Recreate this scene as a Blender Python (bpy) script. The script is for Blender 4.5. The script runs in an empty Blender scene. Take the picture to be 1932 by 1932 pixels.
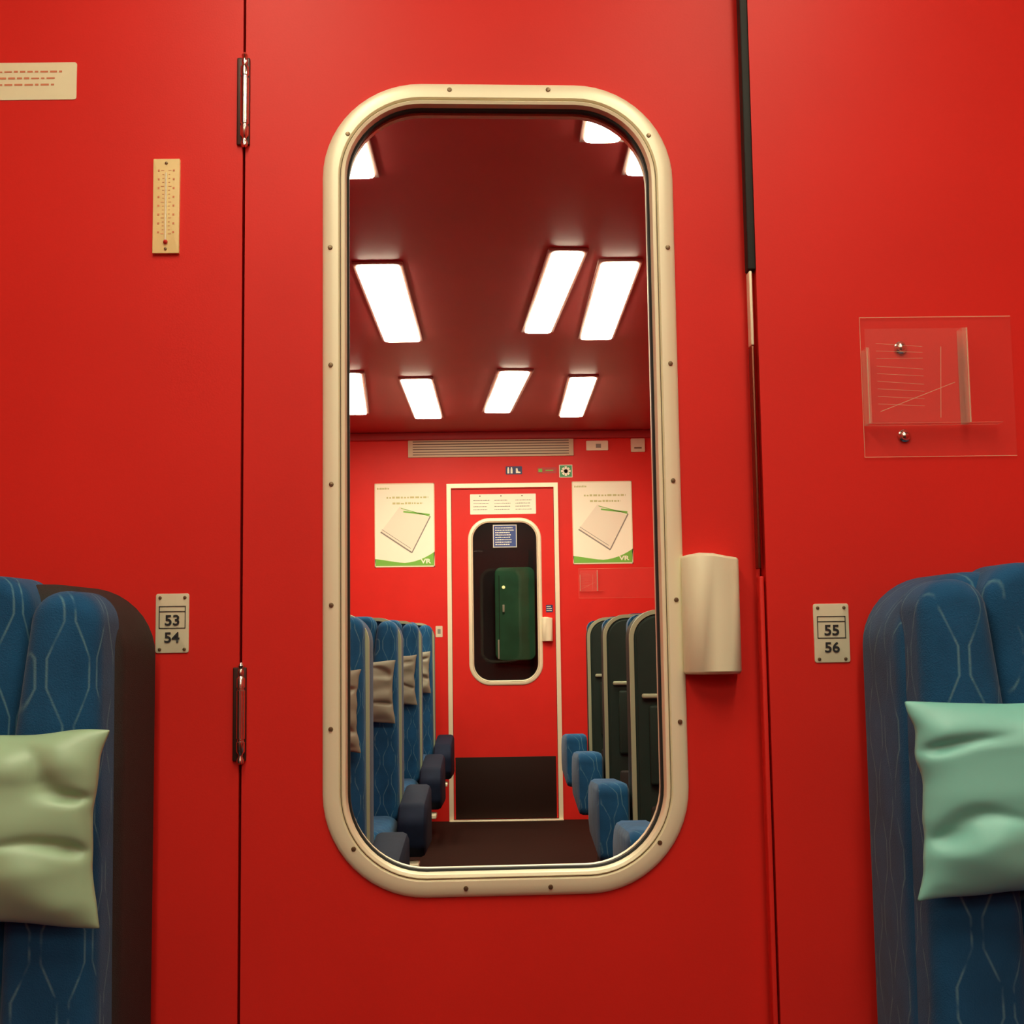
import bpy, bmesh, math, random
from mathutils import Vector, Matrix, noise

F=2400.0; CAMZ=1.143; YW=1.62; YF=7.95; CEIL=CAMZ+1.266
scn=bpy.context.scene
try:
    scn.view_settings.view_transform='Standard'
except Exception: pass

# ---------------- camera ----------------
yc=Vector(((945-966)/F, -(1195-966)/F, -1)).normalized()
ux=-0.0139; uy=1.0
t=(ux*yc.x+uy*yc.y)/(-yc.z)
zc=Vector((ux,uy,t)).normalized()
xc=yc.cross(zc).normalized()
C=Matrix((xc,yc,zc)).transposed()      # columns = world axes in camera space
R=C.transposed()
camd=bpy.data.cameras.new('camera'); cam=bpy.data.objects.new('camera',camd)
scn.collection.objects.link(cam); scn.camera=cam
camd.sensor_width=36; camd.lens=F/1932*36; camd.clip_start=0.02
cam.matrix_world=Matrix.Translation((0,0,CAMZ)) @ R.to_4x4()
def ray(x,y): return R @ Vector(((x-966)/F, -(y-966)/F, -1))
def WP(x,y,Y=YW):
    d=ray(x,y); k=Y/d.y
    return d.x*k, CAMZ+d.z*k
HX=WP(455,1195)[0]; DANG=math.radians(2.5)
def DP(x,y):
    d=ray(x,y); n=Vector((math.sin(DANG),-math.cos(DANG),0)); p=Vector((HX,YW,0))
    o=Vector((0,0,CAMZ)); k=(p-o).dot(n)/d.dot(n); q=o+d*k
    return (q-p).dot(Vector((math.cos(DANG),math.sin(DANG),0))), q.z

# ---------------- materials ----------------
def mat(name,col,rough=.5,metal=0,spec=.5,emis=None,estr=0,var=0,vscale=8,bump=0,bscale=200):
    m=bpy.data.materials.new(name); m.use_nodes=True; nt=m.node_tree; b=nt.nodes['Principled BSDF']
    b.inputs['Base Color'].default_value=(*col,1); b.inputs['Roughness'].default_value=rough
    b.inputs['Metallic'].default_value=metal; b.inputs['Specular IOR Level'].default_value=spec
    if emis:
        b.inputs['Emission Color'].default_value=(*emis,1); b.inputs['Emission Strength'].default_value=estr
    tc=nt.nodes.new('ShaderNodeTexCoord')
    if var:
        n=nt.nodes.new('ShaderNodeTexNoise'); n.inputs['Scale'].default_value=vscale; n.inputs['Detail'].default_value=5
        nt.links.new(tc.outputs['Object'],n.inputs['Vector'])
        mx=nt.nodes.new('ShaderNodeMix'); mx.data_type='RGBA'
        mx.inputs[6].default_value=(*[c*(1-var) for c in col],1); mx.inputs[7].default_value=(*[min(1,c*(1+var)) for c in col],1)
        nt.links.new(n.outputs[0],mx.inputs[0]); nt.links.new(mx.outputs[2],b.inputs['Base Color'])
    if bump:
        n=nt.nodes.new('ShaderNodeTexNoise'); n.inputs['Scale'].default_value=bscale
        nt.links.new(tc.outputs['Object'],n.inputs['Vector'])
        bp=nt.nodes.new('ShaderNodeBump'); bp.inputs['Strength'].default_value=bump; bp.inputs['Distance'].default_value=.002
        nt.links.new(n.outputs[0],bp.inputs['Height']); nt.links.new(bp.outputs[0],b.inputs['Normal'])
    return m
RED=mat('red_laminate',(.66,.022,.015),.45,spec=.22,var=.10,vscale=5,bump=.05,bscale=400)
REDC=mat('red_ceiling',(.36,.045,.045),.45,spec=.3,var=.15,vscale=2)
CREAM=mat('cream_aluminium',(.86,.82,.58),.38,metal=.15,var=.06,vscale=6,bump=.03,bscale=600)
CREAM2=mat('cream_plastic',(.80,.77,.54),.45,var=.05,vscale=20)
GROOVE=mat('groove_bronze',(.16,.10,.06),.5)
BLACK=mat('black_rubber',(.006,.009,.006),.7)
CHROME=mat('chrome',(.75,.70,.6),.22,metal=1)
STRIKE=mat('strike_bronze',(.22,.08,.05),.4,metal=1)
SCREW=mat('screw_steel',(.20,.14,.08),.35,metal=.8)
BRONZE=mat('dark_bronze',(.06,.025,.02),.4,metal=.5)
PAPER=mat('label_paper',(.78,.74,.48),.6,var=.06,vscale=30)
INKR=mat('red_ink',(.62,.22,.10),.6)
INKK=mat('black_ink',(.01,.01,.012),.6)
INKG=mat('pale_green_ink',(.55,.60,.26),.6)
GREY=mat('grey_ink',(.25,.25,.2),.6)
GREEN=mat('green_ink',(.18,.52,.06),.6)
WHITE=mat('white_paper',(.95,.97,.76),.6,var=.02,vscale=5)
WOODY=mat('thermometer_wood',(.80,.62,.27),.5,var=.12,vscale=25)
PLATE=mat('brushed_plate',(.72,.68,.48),.4,metal=.2,var=.08,vscale=40)
NAVY=mat('navy_sign',(.015,.03,.12),.5)
SIGNG=mat('green_sign',(.05,.35,.12),.5)
SHELLD=mat('shaded_shell_dark_base',(.020,.017,.014),.8,var=.3,vscale=60,bump=.4,bscale=700)  # painted shade on the near left shell; plain dark on pedestals and pockets
SHELLG=mat('grey_green_shell',(.020,.034,.027),.6,spec=.12,var=.15,vscale=10)
SHELLE=mat('tan_edge_piping',(.34,.40,.25),.5)
FLOOR=mat('brown_carpet',(.022,.008,.005),.85,spec=.15,var=.3,vscale=60,bump=.5,bscale=500)
KICK=mat('dark_kick_plate',(.018,.007,.0045),.6,spec=.2)
GREENP=mat('green_painted_metal',(.05,.20,.095),.6,spec=.2,var=.5,vscale=6)
DARKW=mat('vestibule_dark',(.006,.006,.005),.6)
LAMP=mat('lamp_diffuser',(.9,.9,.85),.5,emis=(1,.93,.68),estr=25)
LHOUS=mat('lamp_housing',(.3,.15,.12),.4)
GRILLE=mat('grille_metal',(.62,.58,.38),.5)
YDOT=mat('indicator',(.9,.8,.3),.5,emis=(1,.8,.3),estr=1)

def fabric(name,base,line,scale=33,amt=.45):
    m=bpy.data.materials.new(name); m.use_nodes=True; nt=m.node_tree; b=nt.nodes['Principled BSDF']
    b.inputs['Roughness'].default_value=.85; b.inputs['Specular IOR Level'].default_value=.12
    b.inputs['Sheen Weight'].default_value=.12
    N=lambda t:nt.nodes.new(t); L=nt.links.new
    def M(op,a,bb=None,c=None):
        n=N('ShaderNodeMath'); n.operation=op
        for i,v in enumerate((a,bb,c)):
            if v is None: continue
            if isinstance(v,(int,float)): n.inputs[i].default_value=v
            else: L(v,n.inputs[i])
        return n.outputs[0]
    tc=N('ShaderNodeTexCoord'); s=N('ShaderNodeSeparateXYZ'); L(tc.outputs['Object'],s.inputs[0])
    x=M('ADD',M('MULTIPLY',M('ADD',s.outputs[0],s.outputs[1]),scale),100.0)
    z=s.outputs[2]
    tri=M('PINGPONG',M('ADD',M('MULTIPLY',z,scale*.42),50.0),1.0)
    k=M('MAXIMUM',M('MINIMUM',M('MULTIPLY',M('SUBTRACT',tri,.5),3.6),1.0),-1.0)
    i=M('ROUND',x)
    par=M('SUBTRACT',M('MULTIPLY',M('MODULO',i,2.0),2.0),1.0)
    off=M('MULTIPLY',M('MULTIPLY',par,k),.30)
    d=M('ABSOLUTE',M('SUBTRACT',M('SUBTRACT',x,i),off))
    line1=M('MAXIMUM',M('SUBTRACT',1.0,M('MULTIPLY',d,14.0)),0.0)
    n1=N('ShaderNodeTexNoise'); n1.inputs['Scale'].default_value=35; L(tc.outputs['Object'],n1.inputs['Vector'])
    fade=M('MINIMUM',M('MAXIMUM',M('MULTIPLY',M('SUBTRACT',n1.outputs[0],.35),5.0),0.0),1.0)
    msk=M('MULTIPLY',M('MULTIPLY',line1,fade),amt)
    n2=N('ShaderNodeTexNoise'); n2.inputs['Scale'].default_value=14; n2.inputs['Detail'].default_value=6; L(tc.outputs['Object'],n2.inputs['Vector'])
    a=N('ShaderNodeMix'); a.data_type='RGBA'; a.inputs[6].default_value=(*[c*.45 for c in base],1); a.inputs[7].default_value=(*[c*1.5 for c in base],1)
    L(n2.outputs[0],a.inputs[0])
    q=N('ShaderNodeMix'); q.data_type='RGBA'; L(msk,q.inputs[0]); L(a.outputs[2],q.inputs[6]); q.inputs[7].default_value=(*line,1)
    L(q.outputs[2],b.inputs['Base Color'])
    n3=N('ShaderNodeTexNoise'); n3.inputs['Scale'].default_value=600; L(tc.outputs['Object'],n3.inputs['Vector'])
    bp=N('ShaderNodeBump'); bp.inputs['Strength'].default_value=.4; bp.inputs['Distance'].default_value=.002; L(n3.outputs[0],bp.inputs['Height']); L(bp.outputs[0],b.inputs['Normal'])
    return m
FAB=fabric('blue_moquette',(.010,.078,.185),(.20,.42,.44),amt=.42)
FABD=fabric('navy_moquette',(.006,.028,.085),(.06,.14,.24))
FABX=mat('dark_navy_pad',(.005,.012,.032),.8,spec=.2,var=.3,vscale=30)
PILW=mat('pale_green_satin',(.33,.53,.33),.40,spec=.5,var=.15,vscale=6)
PILR=mat('pale_teal_satin',(.22,.62,.54),.40,spec=.5,var=.15,vscale=6)
PILF=mat('beige_cushion',(.22,.22,.16),.6,var=.12,vscale=8)

def clear(name,alpha,col=(1,1,1),metal=1,rough=0):
    m=bpy.data.materials.new(name); m.use_nodes=True; b=m.node_tree.nodes['Principled BSDF']
    b.inputs['Base Color'].default_value=(*col,1); b.inputs['Metallic'].default_value=metal
    b.inputs['Roughness'].default_value=rough; b.inputs['Alpha'].default_value=alpha
    try: m.surface_render_method='BLENDED'
    except Exception: pass
    return m
GLASSF=clear('window_glass_dim',.02)
ACRYL=clear('clear_acrylic',.025,(.9,.7,.6),0,.15)
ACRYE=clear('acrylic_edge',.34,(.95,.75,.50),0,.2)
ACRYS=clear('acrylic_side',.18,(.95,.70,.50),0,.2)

# ---------------- builders ----------------
def obj(name,verts,faces,m,parent=None,smooth=False,**kw):
    me=bpy.data.meshes.new(name); me.from_pydata([tuple(v) for v in verts],[],faces)
    bm=bmesh.new(); bm.from_mesh(me); bmesh.ops.recalc_face_normals(bm,faces=bm.faces); bm.to_mesh(me); bm.free()
    return reg(name,me,m,parent,smooth,**kw)
def reg(name,me,m,parent=None,smooth=False,**kw):
    me.materials.append(m)
    if smooth:
        me.polygons.foreach_set('use_smooth',[True]*len(me.polygons))
        try: me.set_sharp_from_angle(angle=math.radians(40))
        except Exception: pass
    o=bpy.data.objects.new(name,me); scn.collection.objects.link(o)
    if parent: o.parent=parent
    for k,v in kw.items(): o[k]=v
    return o
def rbox(name,x0,x1,y0,y1,z0,z1,m,b=0,seg=3,parent=None,**kw):
    x0,x1=sorted((x0,x1)); y0,y1=sorted((y0,y1)); z0,z1=sorted((z0,z1))
    bm=bmesh.new(); bmesh.ops.create_cube(bm,size=1)
    for v in bm.verts: v.co=Vector((x0+(v.co.x+.5)*(x1-x0), y0+(v.co.y+.5)*(y1-y0), z0+(v.co.z+.5)*(z1-z0)))
    if b: bmesh.ops.bevel(bm,geom=list(bm.edges),offset=b,segments=seg,affect='EDGES',profile=.5)
    me=bpy.data.meshes.new(name); bm.to_mesh(me); bm.free()
    return reg(name,me,m,parent,bool(b),**kw)
def multibox(name,boxes,m,parent=None,**kw):
    V=[];Fc=[]
    for (x0,x1,y0,y1,z0,z1) in boxes:
        k=len(V)
        V+=[(x,y,z) for x in (x0,x1) for y in (y0,y1) for z in (z0,z1)]
        Fc+=[[k+i for i in f] for f in ((0,1,3,2),(4,6,7,5),(0,4,5,1),(2,3,7,6),(0,2,6,4),(1,5,7,3))]
    return obj(name,V,Fc,m,parent,**kw)
def rrect(x0,x1,z0,z1,r,n=12,ins=0):
    x0+=ins;x1-=ins;z0+=ins;z1-=ins;r=max(r-ins,.0005)
    P=[]
    for cx,cz,a0 in ((x1-r,z1-r,0),(x0+r,z1-r,90),(x0+r,z0+r,180),(x1-r,z0+r,270)):
        for i in range(n+1):
            a=math.radians(a0+90*i/n); P.append((cx+r*math.cos(a),cz+r*math.sin(a)))
    return P
def loft(name,rings,m,parent=None,capA=False,capB=False,closed=False,smooth=True,fan=False,**kw):
    n=len(rings[0]); V=[p for r in rings for p in r]; Fc=[]
    K=len(rings); 
    for k in range(K if closed else K-1):
        a=k*n; b=((k+1)%K)*n
        for i in range(n): j=(i+1)%n; Fc.append([a+i,a+j,b+j,b+i])
    for on,k in ((capA,0),(capB,K-1)):
        if not on: continue
        if fan:
            c=tuple(sum(p[i] for p in rings[k])/n for i in range(3)); ci=len(V); V.append(c)
            for i in range(n): Fc.append([k*n+i,k*n+(i+1)%n,ci])
        else: Fc.append([k*n+i for i in range(n)])
    return obj(name,V,Fc,m,parent,smooth,**kw)
def round_poly(pts,rad,n=6):
    out=[];K=len(pts)
    for i,p in enumerate(pts):
        r=rad[i] if isinstance(rad,(list,tuple)) else rad
        p=Vector(p); a=Vector(pts[i-1])-p; b=Vector(pts[(i+1)%K])-p
        if r<=0: out.append(tuple(p)); continue
        an=a.angle(b); d=min(r/math.tan(an/2), a.length*.49, b.length*.49); rr=d*math.tan(an/2)
        c=p+(a.normalized()+b.normalized()).normalized()*(rr/math.sin(an/2))
        s=p+a.normalized()*d-c; e=p+b.normalized()*d-c
        a0=math.atan2(s.y,s.x); a1=math.atan2(e.y,e.x); da=(a1-a0+math.pi)%(2*math.pi)-math.pi
        for k in range(n+1):
            t=a0+da*k/n; out.append((c.x+rr*math.cos(t),c.y+rr*math.sin(t)))
    return out
def inset(poly,d):
    K=len(poly); ar=sum(poly[i-1][0]*poly[i][1]-poly[i][0]*poly[i-1][1] for i in range(K))
    s=1 if ar>0 else -1; out=[]
    for i in range(K):
        p=Vector(poly[i]); a=(p-Vector(poly[i-1])); b=(Vector(poly[(i+1)%K])-p)
        if a.length<1e-7: a=b
        if b.length<1e-7: b=a
        a.normalize(); b.normalize(); na=Vector((-a.y,a.x))*s; nb=Vector((-b.y,b.x))*s
        v=(na+nb); v.normalize(); k=max(v.dot(na),.5); out.append(tuple(p+v*d/k))
    return out
def prism(name,poly,y0,y1,m,b=.0,b1=None,n=4,parent=None,f=None,**kw):
    """poly in (x,z); extruded y0->y1; rounded by b at y0, b1 at y1"""
    f=f or (lambda x,y,z:(x,y,z)); b1=b if b1 is None else b1; sg=1 if y1>y0 else -1
    rings=[]
    for k in range(n+1) if b>0 else [n]:
        a=math.pi/2*k/n; P=inset(poly,b*(1-math.sin(a))) if b>0 else poly
        y=y0+sg*b*(1-math.cos(a)) if b>0 else y0
        rings.append([f(p[0],y,p[1]) for p in P])
    for k in range(n,-1,-1) if b1>0 else [n]:
        a=math.pi/2*k/n; P=inset(poly,b1*(1-math.sin(a))) if b1>0 else poly
        y=y1-sg*b1*(1-math.cos(a)) if b1>0 else y1
        rings.append([f(p[0],y,p[1]) for p in P])
    return loft(name,rings,m,parent,True,True,smooth=(b>0 or b1>0 or len(poly)>8),fan=(b>0),**kw)
def revolve(name,prof,center,axis,m,parent=None,n=16,**kw):
    """prof list (r,t) along axis"""
    rings=[]
    for r,tt in prof:
        r=max(r,1e-4); ring=[]
        for i in range(n):
            a=2*math.pi*i/n; c,s=r*math.cos(a),r*math.sin(a)
            v={'z':(c,s,tt),'y':(c,tt,s),'x':(tt,c,s)}[axis]
            ring.append((center[0]+v[0],center[1]+v[1],center[2]+v[2]))
        rings.append(ring)
    return loft(name,rings,m,parent,True,True,**kw)
def screw(x,y,z,r,parent,m=SCREW):
    o=revolve('screw',[(r,0),(r,-.0006),(r*.75,-.0016),(r*.2,-.0018)],(x,y,z),'y',m,parent,12)
    return o
def text(name,s,x,y,z,h,m,parent=None,wscale=1,thick=0):
    cu=bpy.data.curves.new('t','FONT'); cu.body=s; cu.size=1; cu.offset=thick; cu.extrude=.0
    to=bpy.data.objects.new('t',cu); scn.collection.objects.link(to)
    bpy.context.view_layer.update()
    dg=bpy.context.evaluated_depsgraph_get(); me=bpy.data.meshes.new_from_object(to.evaluated_get(dg))
    bpy.data.objects.remove(to); bpy.data.curves.remove(cu)
    xs=[v.co.x for v in me.vertices]; ys=[v.co.y for v in me.vertices]
    cx=(min(xs)+max(xs))/2; cy=(min(ys)+max(ys))/2; k=h/(max(ys)-min(ys))
    for v in me.vertices: v.co=Vector((x+(v.co.x-cx)*k*wscale, y, z+(v.co.y-cy)*k))
    me.name=name; me.materials.clear()
    return reg(name,me,m,parent)
def scribble(name,x0,x1,z0,z1,rows,y,m,parent,seed=1,fill=.55):
    rnd=random.Random(seed); B=[]; dz=(z1-z0)/rows
    for r in range(rows):
        x=x0; zc_=z1-dz*(r+.5); xe=x1-(x1-x0)*rnd.random()*.25
        while x<xe:
            w=(x1-x0)*rnd.uniform(.03,.10); B.append((x,min(x+w,xe),y-.0003,y,zc_-dz*fill/2,zc_+dz*fill/2*rnd.uniform(.5,1))); x+=w+(x1-x0)*.025
    return multibox(name,B,m,parent)
def line2(p,q,w):
    p=Vector(p);q=Vector(q);d=(q-p).normalized();n=Vector((-d.y,d.x))*w/2
    return [tuple(p+n),tuple(q+n),tuple(q-n),tuple(p-n)]
def flat(name,polys,y,m,parent,th=.0004,**kw):
    V=[];Fc=[]
    for P in polys:
        k=len(V);n=len(P); V+=[(a,y,b) for a,b in P]+[(a,y-th,b) for a,b in P]
        Fc.append([k+i for i in range(n)]);Fc.append([k+n+i for i in range(n)])
        for i in range(n): j=(i+1)%n; Fc.append([k+i,k+j,k+n+j,k+n+i])
    return obj(name,V,Fc,m,parent,**kw)

def bounds(o):
    c=[v.co for v in o.data.vertices]; lo=Vector([min(p[i] for p in c) for i in range(3)]); hi=Vector([max(p[i] for p in c) for i in range(3)]); return lo,hi
def recenter(root,base=None,mode='center'):
    def go(o,pb,b=None):
        if b is None:
            if o.type=='MESH': lo,hi=bounds(o); b=(lo+hi)/2
            else: b=pb.copy()
        if o.type=='MESH':
            o.data.transform(Matrix.Translation(-b))
        o.location=b-pb
        for c in o.children: go(c,b)
    if base is None and root.type=='MESH':
        lo,hi=bounds(root); base=(lo+hi)/2
    go(root,Vector((0,0,0)),Vector(base))
def copy_tree(o,off=None,parent=None):
    n=o.copy(); scn.collection.objects.link(n)
    if parent: n.parent=parent
    if off is not None: n.location=o.location+Vector(off)
    for c in o.children: copy_tree(c,None,n)
    return n
def tag(o,label,cat,group=None,kind=None):
    o['label']=label; o['category']=cat
    if group: o['group']=group
    if kind: o['kind']=kind

# ---------------- room shell ----------------
YB=-5.2; XS=1.42
XR=WP(1449,1195)[0]     # right wall panel edge
XL=HX-.002
DTOP=2.07
def wallobj(name,boxes,m,label):
    o=multibox(name,boxes,m); recenter(o); tag(o,label,'wall',None,'structure'); return o
T=.045
wallobj('wall_front',[(-XS,XL,YW,YW+T,0,CEIL),(XR,XS,YW,YW+T,0,CEIL),(XL,XR,YW,YW+T,DTOP,CEIL)],RED,'glossy red laminate partition wall around the door')
FDX0=WP(853,1195,YF)[0]; FDX1=WP(1049,1195,YF)[0]; FTOP=WP(950,922,YF)[1]
wallobj('wall_far',[(-XS,FDX0,YF,YF+T,0,CEIL),(FDX1,XS,YF,YF+T,0,CEIL),(FDX0,FDX1,YF,YF+T,FTOP,CEIL)],RED,'red partition wall at the end of the next saloon')
YE=9.6
wallobj('wall_left',[(-XS-.05,-XS,YB,YE,0,CEIL)],RED,'red side wall of the carriage')
wallobj('wall_right',[(XS,XS+.05,YB,YE,0,CEIL)],RED,'red side wall of the carriage')
wallobj('wall_back',[(-XS,XS,YB-.05,YB,0,CEIL)],REDC,'dark red end wall of the carriage')
wallobj('wall_vestibule',[(-XS,XS,YE,YE+.05,0,CEIL)],DARKW,'dark wall of the unlit vestibule')
o=multibox('floor',[(-XS,XS,YB,YE,-.05,0)],FLOOR); recenter(o); tag(o,'dark brown carpeted carriage floor','floor',None,'structure')
o=multibox('ceiling',[(-XS,XS,YB,YE,CEIL,CEIL+.05)],REDC); recenter(o); tag(o,'dark maroon carriage ceiling','ceiling',None,'structure')
o=rbox('trim_2',-XS,XS,YF-.03,YF,CEIL-.05,CEIL,REDC,.01); recenter(o); tag(o,'dark red cove strip between ceiling and wall','trim',None,'structure')

# door gap seals and strips; the first two added to stop light leaking
zs=WP(1430,508)[1]; zt=WP(1445,1072)[1]; zm=WP(1430,650)[1]
def trim(n,args,m,b,label,cat):
    o=rbox(n,*args,m,b); recenter(o); tag(o,label,cat,None,'structure')
trim('trim_3',(XL-.03,XL+.018,YW+T+.002,YW+T+.03,0,DTOP),BLACK,0,'black strip added behind the hinge gap to block light','seal')
trim('trim_4',(XR-.02,XR+.03,YW+.075,YW+.10,0,DTOP),BLACK,0,'black strip added behind the latch gap to block light','seal')
trim('trim_8',(XR-.0105,XR-.0002,YW-.0005,YW+.022,zs,DTOP-.002),BLACK,.002,'thick black rubber seal at the top of the door gap','seal')
trim('trim_5',(XR-.0090,XR-.0050,YW+.002,YW+.022,zm,zs-.001),CREAM,.0015,'narrow cream metal strike strip in the door gap','metal strip')
trim('trim_9',(XR-.0090,XR-.0050,YW+.002,YW+.022,zt,zm-.001),STRIKE,.0015,'narrow bronze metal strike strip in the door gap','metal strip')
trim('trim_6',(XR-.0085,XR-.0025,YW+.002,YW+.022,.02,zt-.01),RED,.0015,'narrow red door stop strip','trim')

# ---------------- door builder ----------------
def make_door(name,u0,u1,z1,win,rad,glassm,screws=None,kick=None):
    wx0,wx1,wz0,wz1=win; TH=.034; q=.87
    hole=rrect(wx0,wx1,wz0,wz1,rad,14,.012)
    cx=(wx0+wx1)/2; cz=(wz0+wz1)/2; outer=[]
    for (x,z) in hole:
        dx,dz=x-cx,z-cz; ks=[]
        if dx>1e-9: ks.append((u1-cx)/dx)
        if dx<-1e-9: ks.append((u0-cx)/dx)
        if dz>1e-9: ks.append((z1-cz)/dz)
        if dz<-1e-9: ks.append((.01-cz)/dz)
        k=min(ks); outer.append([cx+dx*k,cz+dz*k])
    for c in ((u0,.01),(u1,.01),(u0,z1),(u1,z1)):
        i=min(range(len(outer)),key=lambda i:(outer[i][0]-c[0])**2+(outer[i][1]-c[1])**2); outer[i]=list(c)
    rings=[[(x,0,z) for x,z in hole],[(x,0,z) for x,z in outer],[(x,TH,z) for x,z in outer],[(x,TH,z) for x,z in hole]]
    d=loft(name,rings,RED,closed=True,smooth=False)
    def ring(i,y): return [(x,y,z) for x,z in rrect(wx0,wx1,wz0,wz1,rad,14,i*q)]
    fr=loft('window_frame',[ring(0,0),ring(0,-.002),ring(.0015,-.004),ring(.006,-.0065),ring(.016,-.008),ring(.0235,-.008),ring(.0255,-.006),ring(.0265,.0)],CREAM,d,closed=True)
    fr['label']='cream aluminium outer frame with screws'
    loft('frame_groove',[ring(.0245,.0),ring(.0245,-.0035),ring(.030,-.0035),ring(.030,.0)],GROOVE,d,closed=True)
    loft('inner_frame',[ring(.0275,.0),ring(.0275,-.006),ring(.029,-.0075),ring(.033,-.006),ring(.0365,.004),ring(.0365,.012)],CREAM,d,closed=True)
    loft('window_gasket',[ring(.0355,.006),ring(.0355,.002),ring(.039,.004),ring(.039,.012)],BLACK,d,closed=True)
    loft('window_frame',[ring(0,TH),ring(0,TH+.004),ring(.004,TH+.008),ring(.022,TH+.008),ring(.036,TH+.002),ring(.036,TH-.008)],CREAM,d,closed=True)
    P=rrect(wx0,wx1,wz0,wz1,rad,14,.034)
    if glassm:
        obj('window_glass',[(x,.011,z) for x,z in P],[list(range(len(P)))],glassm,d,label='clear glass pane')
    if screws:
        for (x,z) in screws: screw(x,-.0078,z,.0031,fr)
    if kick:
        rbox('kick_plate',u0+.01,u1-.01,-.004,0,.012,kick,KICK,.002,parent=d,label='dark brown kick plate')
    return d
def handle_cover(x0,x1,z0,z1,parent,dep=.045):
    w=x1-x0; sec=[(0,0),(0,-.018),(.08,-.028),(.25,-.040),(.5,-.046),(.75,-.045),(.92,-.038),(.985,-.028),(1,-.014),(1,0)]
    rings=[]
    for z,s,in_ in ((z0,.80,.03),(z0+.0015,.93,.01),(z0+.004,1,0),(z1-.004,1,0),(z1-.0015,.93,.01),(z1,.80,.03)):
        rings.append([(x0+w*(in_+a*(1-2*in_)),b*dep/.046*s,z+(.003*math.sin(a*5) if z>(z0+z1)/2 else 0)) for a,b in sec])
    o=loft('door_handle',rings,CREAM2,parent,True,True,label='cream moulded plastic door handle cover')
    return o

L_=DP(609,925)[0]; R_=DP(1284,925)[0]; Tz=DP(945,161)[1]; Bz=DP(955,1690)[1]
DU1=DP(1438,1195)[0]
scr=[DP(*p) for p in [(848,174),(1033,174),(657,257),(1222,260),(624,470),(1258,470),(625,691),(1263,688),(626,915),(1268,908),(626,1142),(1274,1132),(625,1375),(1281,1361),(668,1600),(1243,1588),(879,1674),(1038,1671)]]
door=make_door('door_1',.0015,DU1,DTOP-.004,(L_,R_,Bz,Tz),.13,None,scr)
hx0,hz1=DP(1283,1050); hx1,hz0=DP(1392,1270)
handle_cover(hx0,hx1,hz0,hz1,door)
def hinge(px0,px1,parent):
    (xa,za),(xb,zb)=DP(*px0),DP(*px1); z1,z0=max(za,zb),min(za,zb); Lh=z1-z0
    h=rbox('hinge',-.0095,.0075,-.004,.0,z0+.004,z1-.006,BRONZE,.0015,parent=parent,label='dark hinge leaf with polished knuckle')
    r=.0055
    revolve('hinge_barrel',[(r*.3,.0),(r*.8,.002),(r*.9,.006),(r*.5,.010),(r*.6,.013),(r,.016),(r,.028),(r*.8,.029),(r*.8,.031),(r,.032),(r,Lh-.035),(r*.8,Lh-.034),(r*.8,Lh-.032),(r,Lh-.031),(r,Lh-.020),(r*.6,Lh-.017),(r*.8,Lh-.012),(r*.5,Lh-.008),(r*.8,Lh-.004),(r*.3,Lh)],(.001,-.006,z0),'z',CHROME,h,16,label='polished chrome barrel')
    return h
hinge((459,103),(459,281),door); hinge((452,1250),(452,1442),door)
recenter(door,(0,0,0)); door.location=(HX,YW,0); door.rotation_euler=(0,0,DANG)
tag(door,'red carriage door slightly ajar with tall rounded window','door',None,'structure')

# far door
fl=WP(884,1130,YF)[0]; frr=WP(1023,1130,YF)[0]; ft=WP(950,977,YF)[1]; fb=WP(955,1293,YF)[1]
kick=WP(950,1428,YF)[1]
fd=make_door('door_2',FDX0+.003,FDX1-.003,FTOP-.003,(fl,frr,fb,ft),.135,GLASSF,None,kick)
a,b_=WP(1022,1165,YF),WP(1043,1210,YF); handle_cover(a[0],b_[0],b_[1],a[1],fd,.04)
recenter(fd,(0,0,0)); fd.location=(0,YF+.004,0)
tag(fd,'closed red door with rounded window and dark kick plate','door',None,'structure')
a=.027
fx0=WP(845,1195,YF)[0]; fx1=WP(1057,1195,YF)[0]; fz=WP(950,912,YF)[1]
o=multibox('trim_1',[(fx0,fx0+a,YF-.012,YF+.001,0,fz),(fx1-a,fx1,YF-.012,YF+.001,0,fz),(fx0+a,fx1-a,YF-.012,YF+.001,fz-a,fz)],CREAM); recenter(o); tag(o,'cream metal door frame','door frame',None,'structure')
trim('trim_7',(fx0,fx1,YF-.05,YF-.001,0,.008),CREAM,.003,'light metal threshold strip on the floor','threshold')

# ---------------- wall items near ----------------
def wrect(x0,y0,x1,y1,Y=YW):
    xm,ym=(x0+x1)/2,(y0+y1)/2
    return WP(x0,ym,Y)[0],WP(x1,ym,Y)[0],WP(xm,y1,Y)[1],WP(xm,y0,Y)[1]
x0,x1,z0,z1=wrect(-60,119,145,189)
lab=prism('paper_label',round_poly([(x0,z0),(x1,z0),(x1,z1),(x0,z1)],.003,3),YW-.001,YW+.0005,PAPER); 
scribble('text_lines',x0+.02,x1-.012,z0+.016,z1-.008,3,YW-.0011,INKR,lab,3,.28)
recenter(lab); tag(lab,'cream paper notice label with faded red text on red wall','label')
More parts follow.
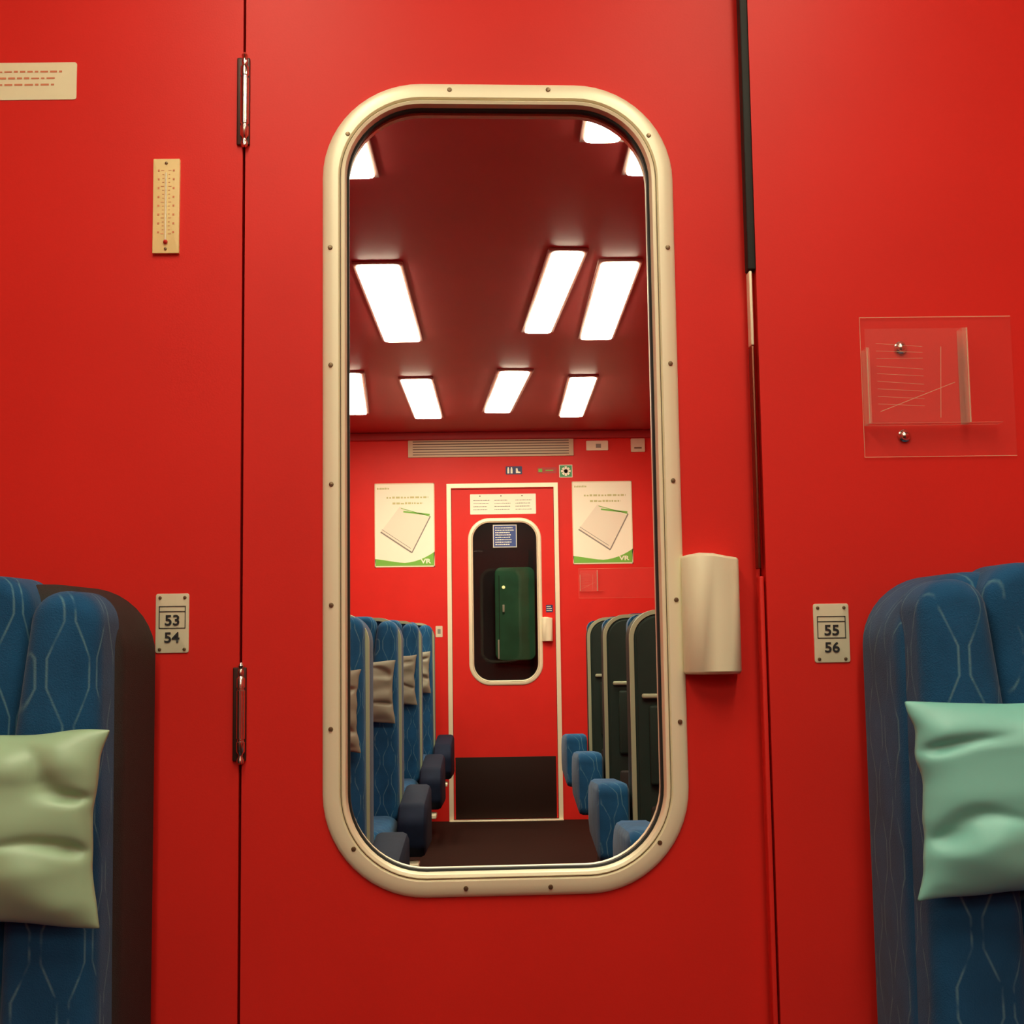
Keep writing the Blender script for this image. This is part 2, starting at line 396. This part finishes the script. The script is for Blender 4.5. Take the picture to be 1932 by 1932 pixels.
# thermometer
x0,x1,z0,z1=wrect(290,302,340,480)
th=prism('thermometer',round_poly([(x0,z0),(x1,z0),(x1,z1),(x0,z1)],.001,2),YW-.005,YW,WOODY,.001,0)
cx=(x0+x1)/2
revolve('glass_tube',[(.0012,0),(.0012,(z1-z0)*.72)],(cx,YW-.0062,z0+.016),'z',CREAM2,th,8)
revolve('bulb',[(.0005,-.003),(.0022,-.0018),(.003,0),(.0022,.0018),(.0005,.003)],(cx,YW-.0062,z0+.015),'y',mat('red_bulb',(.6,.03,.02),.3),th,12)
B=[];
for i in range(17):
    z=z0+.026+i*(z1-z0-.042)/16
    for s in (-1,1): B.append((cx+s*.0028 if s>0 else cx-.0028-(.004 if i%4==0 else .0022),(cx+.0028+(.004 if i%4==0 else .0022)) if s>0 else cx-.0028,YW-.0054,YW-.005,z-.0003,z+.0003))
multibox('scale_marks',B,INKR,th)
B=[]
for i in range(8):
    z=z0+.028+i*(z1-z0-.044)/7
    for s in (-1,1):
        B.append((cx+s*.0098-.0012,cx+s*.0098+.0012,YW-.0054,YW-.005,z-.0012,z+.0012))
multibox('scale_numerals',B,INKR,th)
screw(cx,YW-.005,z1-.006,.002,th); screw(cx,YW-.005,z0+.006,.002,th)
recenter(th); tag(th,'cream wooden wall thermometer with red bulb','thermometer')
def numplate(r,a,b,Y=YW):
    x0,x1,z0,z1=wrect(*r,Y); w=x1-x0;h=z1-z0
    p=prism('seat_number_plate',rrect(x0,x1,z0,z1,.003,4),Y-.0015,Y,PLATE,.0005,0)
    cx=(x0+x1)/2; y=Y-.0017
    text('numeral',a,cx,y-.0008,z0+h*.55,h*.18,INKK,p,1.1,.022)
    text('numeral',b,cx,y-.0008,z0+h*.26,h*.18,INKK,p,1.1,.022)
    bx0,bx1,bz0,bz1=x0+w*.10,x1-w*.10,z0+h*.41,z0+h*.79; t=.001
    flat('window_pictogram',[[(bx0,bz0),(bx1,bz0),(bx1,bz0+t),(bx0,bz0+t)],[(bx0,bz1-t),(bx1,bz1-t),(bx1,bz1),(bx0,bz1)],[(bx0,bz0),(bx0+t,bz0),(bx0+t,bz1),(bx0,bz1)],[(bx1-t,bz0),(bx1,bz0),(bx1,bz1),(bx1-t,bz1)],[(bx0,bz1-h*.10),(bx1,bz1-h*.10),(bx1,bz1-h*.10+t),(bx0,bz1-h*.10+t)]],y,INKK,p)
    for sx in (x0+w*.13,x1-w*.13):
        for sz in (z0+h*.06,z1-h*.07): screw(sx,Y-.0014,sz,.0022,p)
    recenter(p); tag(p,f'metal seat number plate reading {a} and {b} with window pictogram','number plate')
    return p
numplate((294,1120,357,1232),'53','54'); numplate((1535,1139,1602,1250),'55','56')
def holder(R_,Y,screws,pocket,name,label):
    x0,x1,z0,z1=wrect(*R_,Y)
    p=rbox(name,x0,x1,Y-.002,Y+.0002,z0,z1,ACRYL)
    e=.0010
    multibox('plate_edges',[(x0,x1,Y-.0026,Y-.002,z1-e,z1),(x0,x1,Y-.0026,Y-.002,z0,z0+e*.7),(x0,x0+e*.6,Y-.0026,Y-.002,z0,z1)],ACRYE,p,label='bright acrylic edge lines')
    a0,a1,c0,c1=wrect(*pocket,Y-.02)
    rbox('pocket_front',a0,a1,Y-.022,Y-.020,c0,c1,ACRYL,parent=p)
    w=(a1-a0)
    rbox('pocket_side',a0,a0+w*.035,Y-.023,Y-.004,c0,c1-(c1-c0)*.2,ACRYS,parent=p,label='bright acrylic pocket side')
    rbox('pocket_side',a1-w*.055,a1,Y-.023,Y-.004,c0,c1,ACRYS,parent=p,label='bright acrylic pocket side')
    rbox('pocket_base',a0,a1+w*.3,Y-.0235,Y-.004,c0-e*.6,c0,ACRYS,parent=p)
    P=[]
    rnd=random.Random(5)
    for i in range(9):
        zz=c0+(c1-c0)*(.2+.08*i); P.append(line2((a0+w*.1,zz),(a0+w*.55,zz-(c1-c0)*.04*rnd.random()),.0003))
    P.append(line2((a0+w*.12,c0+(c1-c0)*.12),(a0+w*.85,c0+(c1-c0)*.42),.0006))
    P.append(line2((a0+w*.7,c0+(c1-c0)*.05),(a0+w*.73,c0+(c1-c0)*.8),.0006))
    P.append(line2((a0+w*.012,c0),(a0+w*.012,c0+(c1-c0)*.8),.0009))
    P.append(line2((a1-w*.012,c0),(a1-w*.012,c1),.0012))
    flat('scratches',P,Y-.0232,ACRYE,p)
    for (sx,sy) in screws:
        X,Z=WP(sx,sy,Y); 
        revolve('screw',[(.0082,0),(.0082,-.0012),(.0055,-.0032),(.0045,-.0055),(.0012,-.007)],(X,Y-.0022,Z),'y',CHROME,p,14,label='polished dome screw')
    recenter(p); tag(p,label,'brochure holder')
holder((1625,598,1911,862),YW,[(1698,657),(1705,823)],(1634,620,1828,798),'brochure_holder','empty clear acrylic brochure holder screwed to red wall')
holder((1092,1072,1236,1128),YF,[],(1094,1076,1128,1115),'brochure_holder','small clear acrylic holder on far red wall')

# ---------------- far wall items ----------------
Y=YF
x0,x1,z0,z1=wrect(770,828,1082,862,Y)
g=rbox('ventilation_grille',x0,x1,Y-.012,Y,z0,z1,GRILLE,.003,2)
B=[]
for i in range(6):
    z=z0+(z1-z0)*(.14+.72*i/5); B.append((x0+.03,x1-.03,Y-.0135,Y-.012,z-.0025,z+.0025))
multibox('slot',B,BRONZE,g,label='dark horizontal slots'); recenter(g); tag(g,'long metal ventilation grille above the far door','ventilation grille')
def smallsign(name,r,m,label,cat,dep=.004,deco=None,Y=YF):
    x0,x1,z0,z1=wrect(*r,Y); p=prism(name,rrect(x0,x1,z0,z1,min(.004,(z1-z0)*.2),3),Y-dep,Y+.0005,m)
    if deco: deco(p,x0,x1,z0,z1,Y-dep-.0003)
    recenter(p); tag(p,label,cat); return p
smallsign('thermostat',(1106,832,1147,850),CREAM2,'small cream wall device on red wall','wall device',.012,lambda p,a,b,c,d,y:flat('display',[[(a+.06,c+.015),(b-.045,c+.015),(b-.045,d-.02),(a+.06,d-.02)]],y,GREY,p))
smallsign('control_box',(1190,828,1216,853),PLATE,'small square beige box on red wall','wall device',.015,lambda p,a,b,c,d,y:flat('slot',[[(a+.02,c+.02),(b-.02,c+.02),(b-.02,c+.03),(a+.02,c+.03)]],y,GROOVE,p))
def wc(p,a,b,c,d,y):
    w=b-a;h=d-c
    for k in (0,1):
        cx=a+w*(.16+.2*k)
        flat('person_pictogram',[[(cx-w*.06,c+h*.12),(cx+w*.06,c+h*.12),(cx+w*.06,c+h*.62),(cx+w*.03,c+h*.9),(cx-w*.03,c+h*.9),(cx-w*.06,c+h*.62)]],y,WHITE,p)
    flat('toilet_pictogram',[[(a+w*.62,c+h*.15),(a+w*.9,c+h*.15),(a+w*.9,c+h*.3),(a+w*.76,c+h*.38),(a+w*.72,c+h*.75),(a+w*.62,c+h*.75)]],y,WHITE,p)
smallsign('toilet_sign',(954,880,985,895),NAVY,'small navy toilet pictogram sign above door','sign',.003,wc)
def cross(p,a,b,c,d,y):
    cx,cz=(a+b)/2,(c+d)/2; r=(b-a)*.36
    flat('star_symbol',[line2((cx-r*math.cos(t),cz-r*math.sin(t)),(cx+r*math.cos(t),cz+r*math.sin(t)),.014) for t in (0,math.pi/2)]+[line2((cx-r*.95*math.cos(t),cz-r*.95*math.sin(t)),(cx+r*.95*math.cos(t),cz+r*.95*math.sin(t)),.014) for t in (math.pi/4,3*math.pi/4)],y,WHITE,p)
    t=.004; flat('border',[[(a,c),(b,c),(b,c+t),(a,c+t)],[(a,d-t),(b,d-t),(b,d),(a,d)],[(a,c),(a+t,c),(a+t,d),(a,d)],[(b-t,c),(b,c),(b,d),(b-t,d)]],y,WHITE,p)
smallsign('emergency_sign',(1055,877,1080,901),SIGNG,'square green emergency sign with white symbol','sign',.003,cross)
def eq(p,a,b,c,d,y):
    flat('door_pictogram',[[(a+.006,c+.008),(a+.03,c+.008),(a+.03,d-.008),(a+.006,d-.008)]],y,GREEN,p)
    flat('arrow_pictogram',[line2((a+.05,(c+d)/2),(a+.10,(c+d)/2),.006)],y,GREEN,p)
smallsign('exit_sign',(1014,882,1050,893),mat('maroon_sign',(.45,.02,.015),.5),'small dark red pictogram sign beside green sign','sign',.003,eq)
def dl(p,a,b,c,d,y):
    w=b-a
    for k in range(3): scribble('text_lines',a+w*(.05+.32*k),a+w*(.31+.32*k),c+.02,d-.03,4,y,GREY,p,k+1,.25)
    for k in range(3): screw(a+w*(.15+.32*k),y,d-.012,.004,p,INKK)
smallsign('notice_label',(887,932,1011,970),WHITE,'white notice strip with three text columns on door','notice',.002,dl,YF+.003)
smallsign('door_sticker',(1030,1141,1043,1155),NAVY,'small navy sticker beside the door handle','sticker',.001,lambda p,a,b,c,d,y:scribble('text_lines',a+.004,b-.004,c+.004,d-.004,3,y,WHITE,p,2,.4),YF+.003)
smallsign('notice_sticker',(930,990,975,1033),mat('blue_sign',(.03,.07,.26),.5),'navy blue notice with white text on door glass','sticker',.0015,lambda p,a,b,c,d,y:(scribble('text_lines',a+.015,b-.015,c+.012,d-.012,8,y,WHITE,p,7,.42),flat('border',[line2((a+.003,c),(a+.003,d),.004),line2((b-.003,c),(b-.003,d),.004),line2((a,c+.003),(b,c+.003),.004),line2((a,d-.003),(b,d-.003),.004)],y,WHITE,p)),YF+.012)
smallsign('seat_number_plate',(822,1181,835,1202),PLATE,'small metal seat number plate on far wall','number plate',.003,lambda p,a,b,c,d,y:flat('numeral',[[(a+.012,c+.02),(b-.012,c+.02),(b-.012,c+.05),(a+.012,c+.05)]],y,GREY,p))
def poster(r,label):
    x0,x1,z0,z1=wrect(*r,Y); w=x1-x0;h=z1-z0
    p=rbox('poster',x0,x1,Y-.004,Y+.0005,z0,z1,WHITE,0); y=Y-.0043
    q=lambda u,v:(x0+u*w,z0+v*h)
    flat('poster_border',[[q(0,0),q(1,0),q(1,.012),q(0,.012)],[q(0,.988),q(1,.988),q(1,1),q(0,1)],[q(0,0),q(.015,0),q(.015,1),q(0,1)],[q(.985,0),q(1,0),q(1,1),q(.985,1)]],y,PAPER,p)
    top=[q(i/12, .05+.10*(abs(i/12-.5)*2)**1.6*(.5+.8*i/12)) for i in range(12,-1,-1)]
    flat('green_band',[[q(.015,.015),q(.985,.015)]+top],y,GREEN,p)
    flat('notebook',[[q(.10,.42),q(.62,.17),q(.93,.58),q(.42,.72)]],y,mat('notebook_page',(.86,.84,.66),.6),p,label='drawing of a notebook')
    flat('notebook_outline',[line2(q(.10,.42),q(.62,.17),.008),line2(q(.62,.17),q(.93,.60),.007),line2(q(.12,.45),q(.60,.22),.003)],y-.0005,GREY,p)
    flat('green_edge',[line2(q(.48,.66),q(.92,.62),.010),line2(q(.44,.70),q(.93,.60),.004)],y-.0005,GREEN,p)
    scribble('heading',x0+w*.2,x1-w*.06,z0+h*.80,z0+h*.86,1,y,INKG,p,4,.4)
    scribble('heading',x0+w*.3,x1-w*.10,z0+h*.73,z0+h*.79,1,y,INKG,p,5,.4)
    scribble('logo_text',x0+w*.04,x0+w*.3,z0+h*.92,z0+h*.96,1,y,INKG,p,6,.6)
    text('logo_lettering','VR',x0+w*.85,y-.0008,z0+h*.068,h*.055,WHITE,p,1.3,.03)
    recenter(p); tag(p,label,'poster','posters flanking the far door')
poster((707,912,820,1070),'white poster with notebook picture and green band'); poster((1080,908,1193,1064),'white poster with notebook picture and green band')

# vestibule green cabinet
x0,x1,z0,z1=wrect(934,1070,1010,1246,9.4)
g=prism('electrical_cabinet',rrect(x0,x1,z0,z1,.05,6),9.4,YE+.001,GREENP,.01,0)
zz=WP(950,1108,9.4); revolve('indicator_lamp',[(.012,0),(.012,-.006),(.006,-.01)],(zz[0],9.4,zz[1]),'y',YDOT,g,12,label='glowing yellow indicator')
zz=WP(950,1148,9.4); rbox('latch',zz[0]-.008,zz[0]+.008,9.385,9.4,zz[1]-.028,zz[1]+.028,CREAM2,.003,parent=g)
zz=WP(941,1225,9.4); rbox('handle',zz[0]-.006,zz[0]+.006,9.385,9.4,zz[1]-.07,zz[1]+.07,CREAM2,.003,parent=g)
rbox('door_seam',x0+.03,x0+.034,9.397,9.4,z0+.06,z1-.06,BLACK,parent=g)
recenter(g); tag(g,'green painted metal cabinet in the dark vestibule','cabinet')
ld=bpy.data.lights.new('cabinet_fill','AREA'); ld.energy=9; ld.size=.3; ld.color=(1,.92,.7)  # fill light added to brighten the green cabinet, no fixture here
lo=bpy.data.objects.new('cabinet_fill',ld); scn.collection.objects.link(lo); lo.location=(.05,8.6,CEIL-.01); lo.rotation_euler=(math.radians(22),0,0)

# ---------------- ceiling lamps ----------------
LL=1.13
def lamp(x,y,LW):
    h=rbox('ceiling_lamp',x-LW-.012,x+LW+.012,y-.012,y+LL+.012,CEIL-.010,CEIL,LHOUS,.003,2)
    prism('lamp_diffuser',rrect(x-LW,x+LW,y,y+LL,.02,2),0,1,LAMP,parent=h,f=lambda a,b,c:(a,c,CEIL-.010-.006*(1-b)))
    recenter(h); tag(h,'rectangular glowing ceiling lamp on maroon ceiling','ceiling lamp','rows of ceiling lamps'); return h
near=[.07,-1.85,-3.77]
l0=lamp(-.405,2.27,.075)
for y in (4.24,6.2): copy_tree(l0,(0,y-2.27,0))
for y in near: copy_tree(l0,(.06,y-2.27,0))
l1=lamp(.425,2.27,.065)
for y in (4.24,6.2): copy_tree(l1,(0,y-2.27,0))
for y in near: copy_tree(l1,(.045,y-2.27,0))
# skewed glowing panels added in place of lamp reflections in the door glass
refl_standin=lamp(.275,2.03,.046)  # also a reflection stand-in, though it shares the real lamps' name and label
for (cx,cy,rot,sx) in ((.205,4.675,3.6,1.17),(.040,6.60,4.6,1.55),(-.770,6.60,4.6,1.45)):
    n=copy_tree(refl_standin,(0,0,0)); n.location=(cx,cy,refl_standin.location.z); n.rotation_euler=(0,0,math.radians(rot)); n.scale=(sx,1,1)
    n['label']='skewed glowing panel standing in for a lamp reflection in the door window'

# ---------------- seats ----------------
def seat(xa,s,yr,fc,shell,label,group,back=False,edge=None,armm=None,armdz=0,fab=None):
    fab=fab or FAB
    f=lambda a,d,z:(xa+s*a, yr+fc*d, z)
    def fb(name,a0,a1,d0,d1,z0,z1,m,b,parent=None,**kw):
        p=f(a0,d0,z0);q=f(a1,d1,z1); return rbox(name,p[0],q[0],p[1],q[1],z0,z1,m,b,4,parent,**kw)
    W=.50
    root=bpy.data.objects.new('train_seat',None); scn.collection.objects.link(root); root.empty_display_size=.1
    def pr(name,poly,d0,d1,m,b,b1=None,**kw): return prism(name,poly,d0,d1,m,b,b1,5,root,f,**kw)
    sp=round_poly([(0,.40),(W,.40),(W,1.212),(.0,1.205)],[.035,.035,.07,.085],10)
    pr('seat_shell',sp,0.0,.175,shell,.026,.03,label='outer shell of the backrest')
    if edge:
        ip=inset(sp,.010); op=inset(sp,-.003)
        d0,d1=((.0,.018) if back else (.160,.180))
        rings=[[f(p[0],d,p[1]) for p in P] for P,d in ((ip,d0),(op,d0),(op,d1),(ip,d1))]
        loft('edge_piping',rings,edge,root,closed=True)
    wl=round_poly([(.004,.44),(.118,.44),(.104,1.02),(.082,1.196),(.008,1.196)],[.034,.034,.25,.036,.040],8)
    pr('wing',wl,.225,.15,fab,.022,0)
    wr=[(W-a,z) for a,z in wl]; pr('wing',wr,.225,.15,fab,.022,0)
    ce=round_poly([(.116,.44),(W-.116,.44),(W-.104,1.02),(W-.082,1.214),(.082,1.214),(.104,1.02)],[.034,.034,.1,.04,.04,.1],8)
    pr('backrest',ce,.212,.12,fab,.020,.0)
    fb('seat_cushion',.01,W-.01,.16,.62,.36,.47,fab,.04,root)
    fb('seat_base',.06,W-.06,.14,.54,.001,.365,SHELLD,.02,root,label='dark pedestal')
    ap=round_poly([(0,.39),(.40,.41),(.46,.45),(.46,.545),(.40,.60),(.02,.63)],[.03,.03,.03,.05,.06,.04],6)
    ap=[(p[0],p[1]+armdz) for p in ap]
    def fa(x,y,z): return f(-.008-y, .02+x, z)
    rings=[]
    for bb,yy in ((.02,0),(.006,.006),(0,.018),(0,.082),(.006,.094),(.02,.10)):
        rings.append([fa(p[0],yy,p[1]) for p in inset(ap,bb)])
    loft('armrest',rings,armm or FAB,root,True,True)
    fb('armrest_bracket',-.085,-.035,.40,.49,.378+armdz,.398+armdz,CREAM2,.005,root,label='pale metal bracket')
    if back:
        bp=inset(sp,.018); pr('back_panel',bp,-.004,.02,SHELLG,.004,0,label='dark grey-green back panel')
        fb('tray_table',.05,W-.05,-.022,-.003,.68,.92,SHELLG,.01,root,label='folded grey tray table')
        fb('tray_latch',W/2-.03,W/2+.03,-.03,-.004,.925,.95,SHELLE,.004,root)
        fb('magazine_pocket',.05,W-.05,-.03,-.003,.45,.62,SHELLD,.01,root)
        fb('grab_handle',.03,.14,-.018,-.003,.94,.955,SHELLE,.006,root)
    recenter(root,(xa+s*W/2,yr+fc*.3,0)); tag(root,label,'seat',group)
    return root
G='seats in rows along the aisle'
XLn=WP(304,1300)[0]; XRn=WP(1619,1300)[0]
seat(XLn,-1,YW-.006,-1,SHELLD,'blue patterned train seat with shaded side coloured dark against red wall',G)  # dark shell colour stands in for shade on the unlit aisle side
seat(XRn,1,YW-.006,-1,FAB,'blue patterned train seat with blue side against red wall',G)
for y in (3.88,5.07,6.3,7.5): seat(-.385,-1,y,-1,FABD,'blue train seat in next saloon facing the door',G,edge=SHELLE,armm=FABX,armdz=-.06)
for y in (2.95,3.90,4.90,5.80): seat(.395,1,y,1,SHELLG,'blue train seat with grey-green back shell and tray',G,True,SHELLE,armdz=.055)

# ---------------- pillows ----------------
def pillow(x0,x1,yb,z0,z1,T,m,label,seed,rot=0):
    N=48; V=[];Fc=[]; cx,cz=(x0+x1)/2,(z0+z1)/2; w,h=(x1-x0)/2,(z1-z0)/2
    def pt(u,v,s):
        X=u*w*(1-.06*(1-v*v)); Z=v*h*(1-.08*(1-u*u))
        e=max(0,(1-abs(u)**2.6))*max(0,(1-abs(v)**2.6)); t=T*.5*e**.55
        wr=noise.noise(Vector((u*2.2+seed,v*2.2,s)))*.014
        rr=abs(math.sin(3.6*v+1.8*noise.noise(Vector((u*1.6+seed*3,v*1.8,2)))+abs(u)*1.2))
        edge=max(0,abs(u)-.40)
        fold=-.012*edge*max(0,1-rr*1.6)**1.5*3*min(1,e*4)
        dz=.004*noise.noise(Vector((u*3,v*3,seed+9)))
        X+=.004*noise.noise(Vector((v*3.5,seed,u)))
        c,sn=math.cos(rot),math.sin(rot)
        yy=(t+(wr+fold)*min(1,e*5)) if s>0 else t*.45
        return (cx+X*c-(Z+dz)*sn, yb-T*.25 - s*yy, cz+X*sn+(Z+dz)*c)
    for s in (1,-1):
        for i in range(N+1):
            for j in range(N+1): V.append(pt(-1+2*i/N,-1+2*j/N,s))
    M_=(N+1)**2
    for k in (0,M_):
        for i in range(N):
            for j in range(N): a=k+i*(N+1)+j; Fc.append([a,a+1,a+N+2,a+N+1])
    me=bpy.data.meshes.new('pillow'); me.from_pydata(V,[],Fc); bm=bmesh.new(); bm.from_mesh(me)
    bmesh.ops.remove_doubles(bm,verts=bm.verts,dist=.0006); bmesh.ops.recalc_face_normals(bm,faces=bm.faces); bm.to_mesh(me); bm.free()
    o=reg('pillow',me,m,None,False)
    me.polygons.foreach_set('use_smooth',[True]*len(me.polygons))
    o.modifiers.new('sub','SUBSURF').levels=1; o.modifiers[0].render_levels=1
    recenter(o); tag(o,label,'pillow','pillows on the seats'); return o
yb=YW-.006-.228
a=WP(207,1372,yb-.02); b=WP(203,1745,yb-.02)
pillow(a[0]-.40,a[0],yb,b[1],a[1]+.004,.09,PILW,'crumpled pale green satin pillow hanging on seat',1,math.radians(-1.5))
a=WP(1704,1310,yb-.02); b=WP(1704,1695,yb-.02)
pillow(a[0],a[0]+.40,yb,b[1],a[1],.09,PILR,'pale teal satin pillow hanging on seat',4,math.radians(1.5))
for k,y in enumerate((3.88,5.07,6.3,7.5)):
    pillow(-.385-.42,-.385-.01,y-.232,.81,1.05,.07,PILF,'grey beige pillow hanging on seat headrest',k+7)

# ---------------- world ----------------
w=bpy.data.worlds.new('world'); scn.world=w; w.use_nodes=True
w.node_tree.nodes['Background'].inputs[0].default_value=(.05,.03,.02,1); w.node_tree.nodes['Background'].inputs[1].default_value=.3
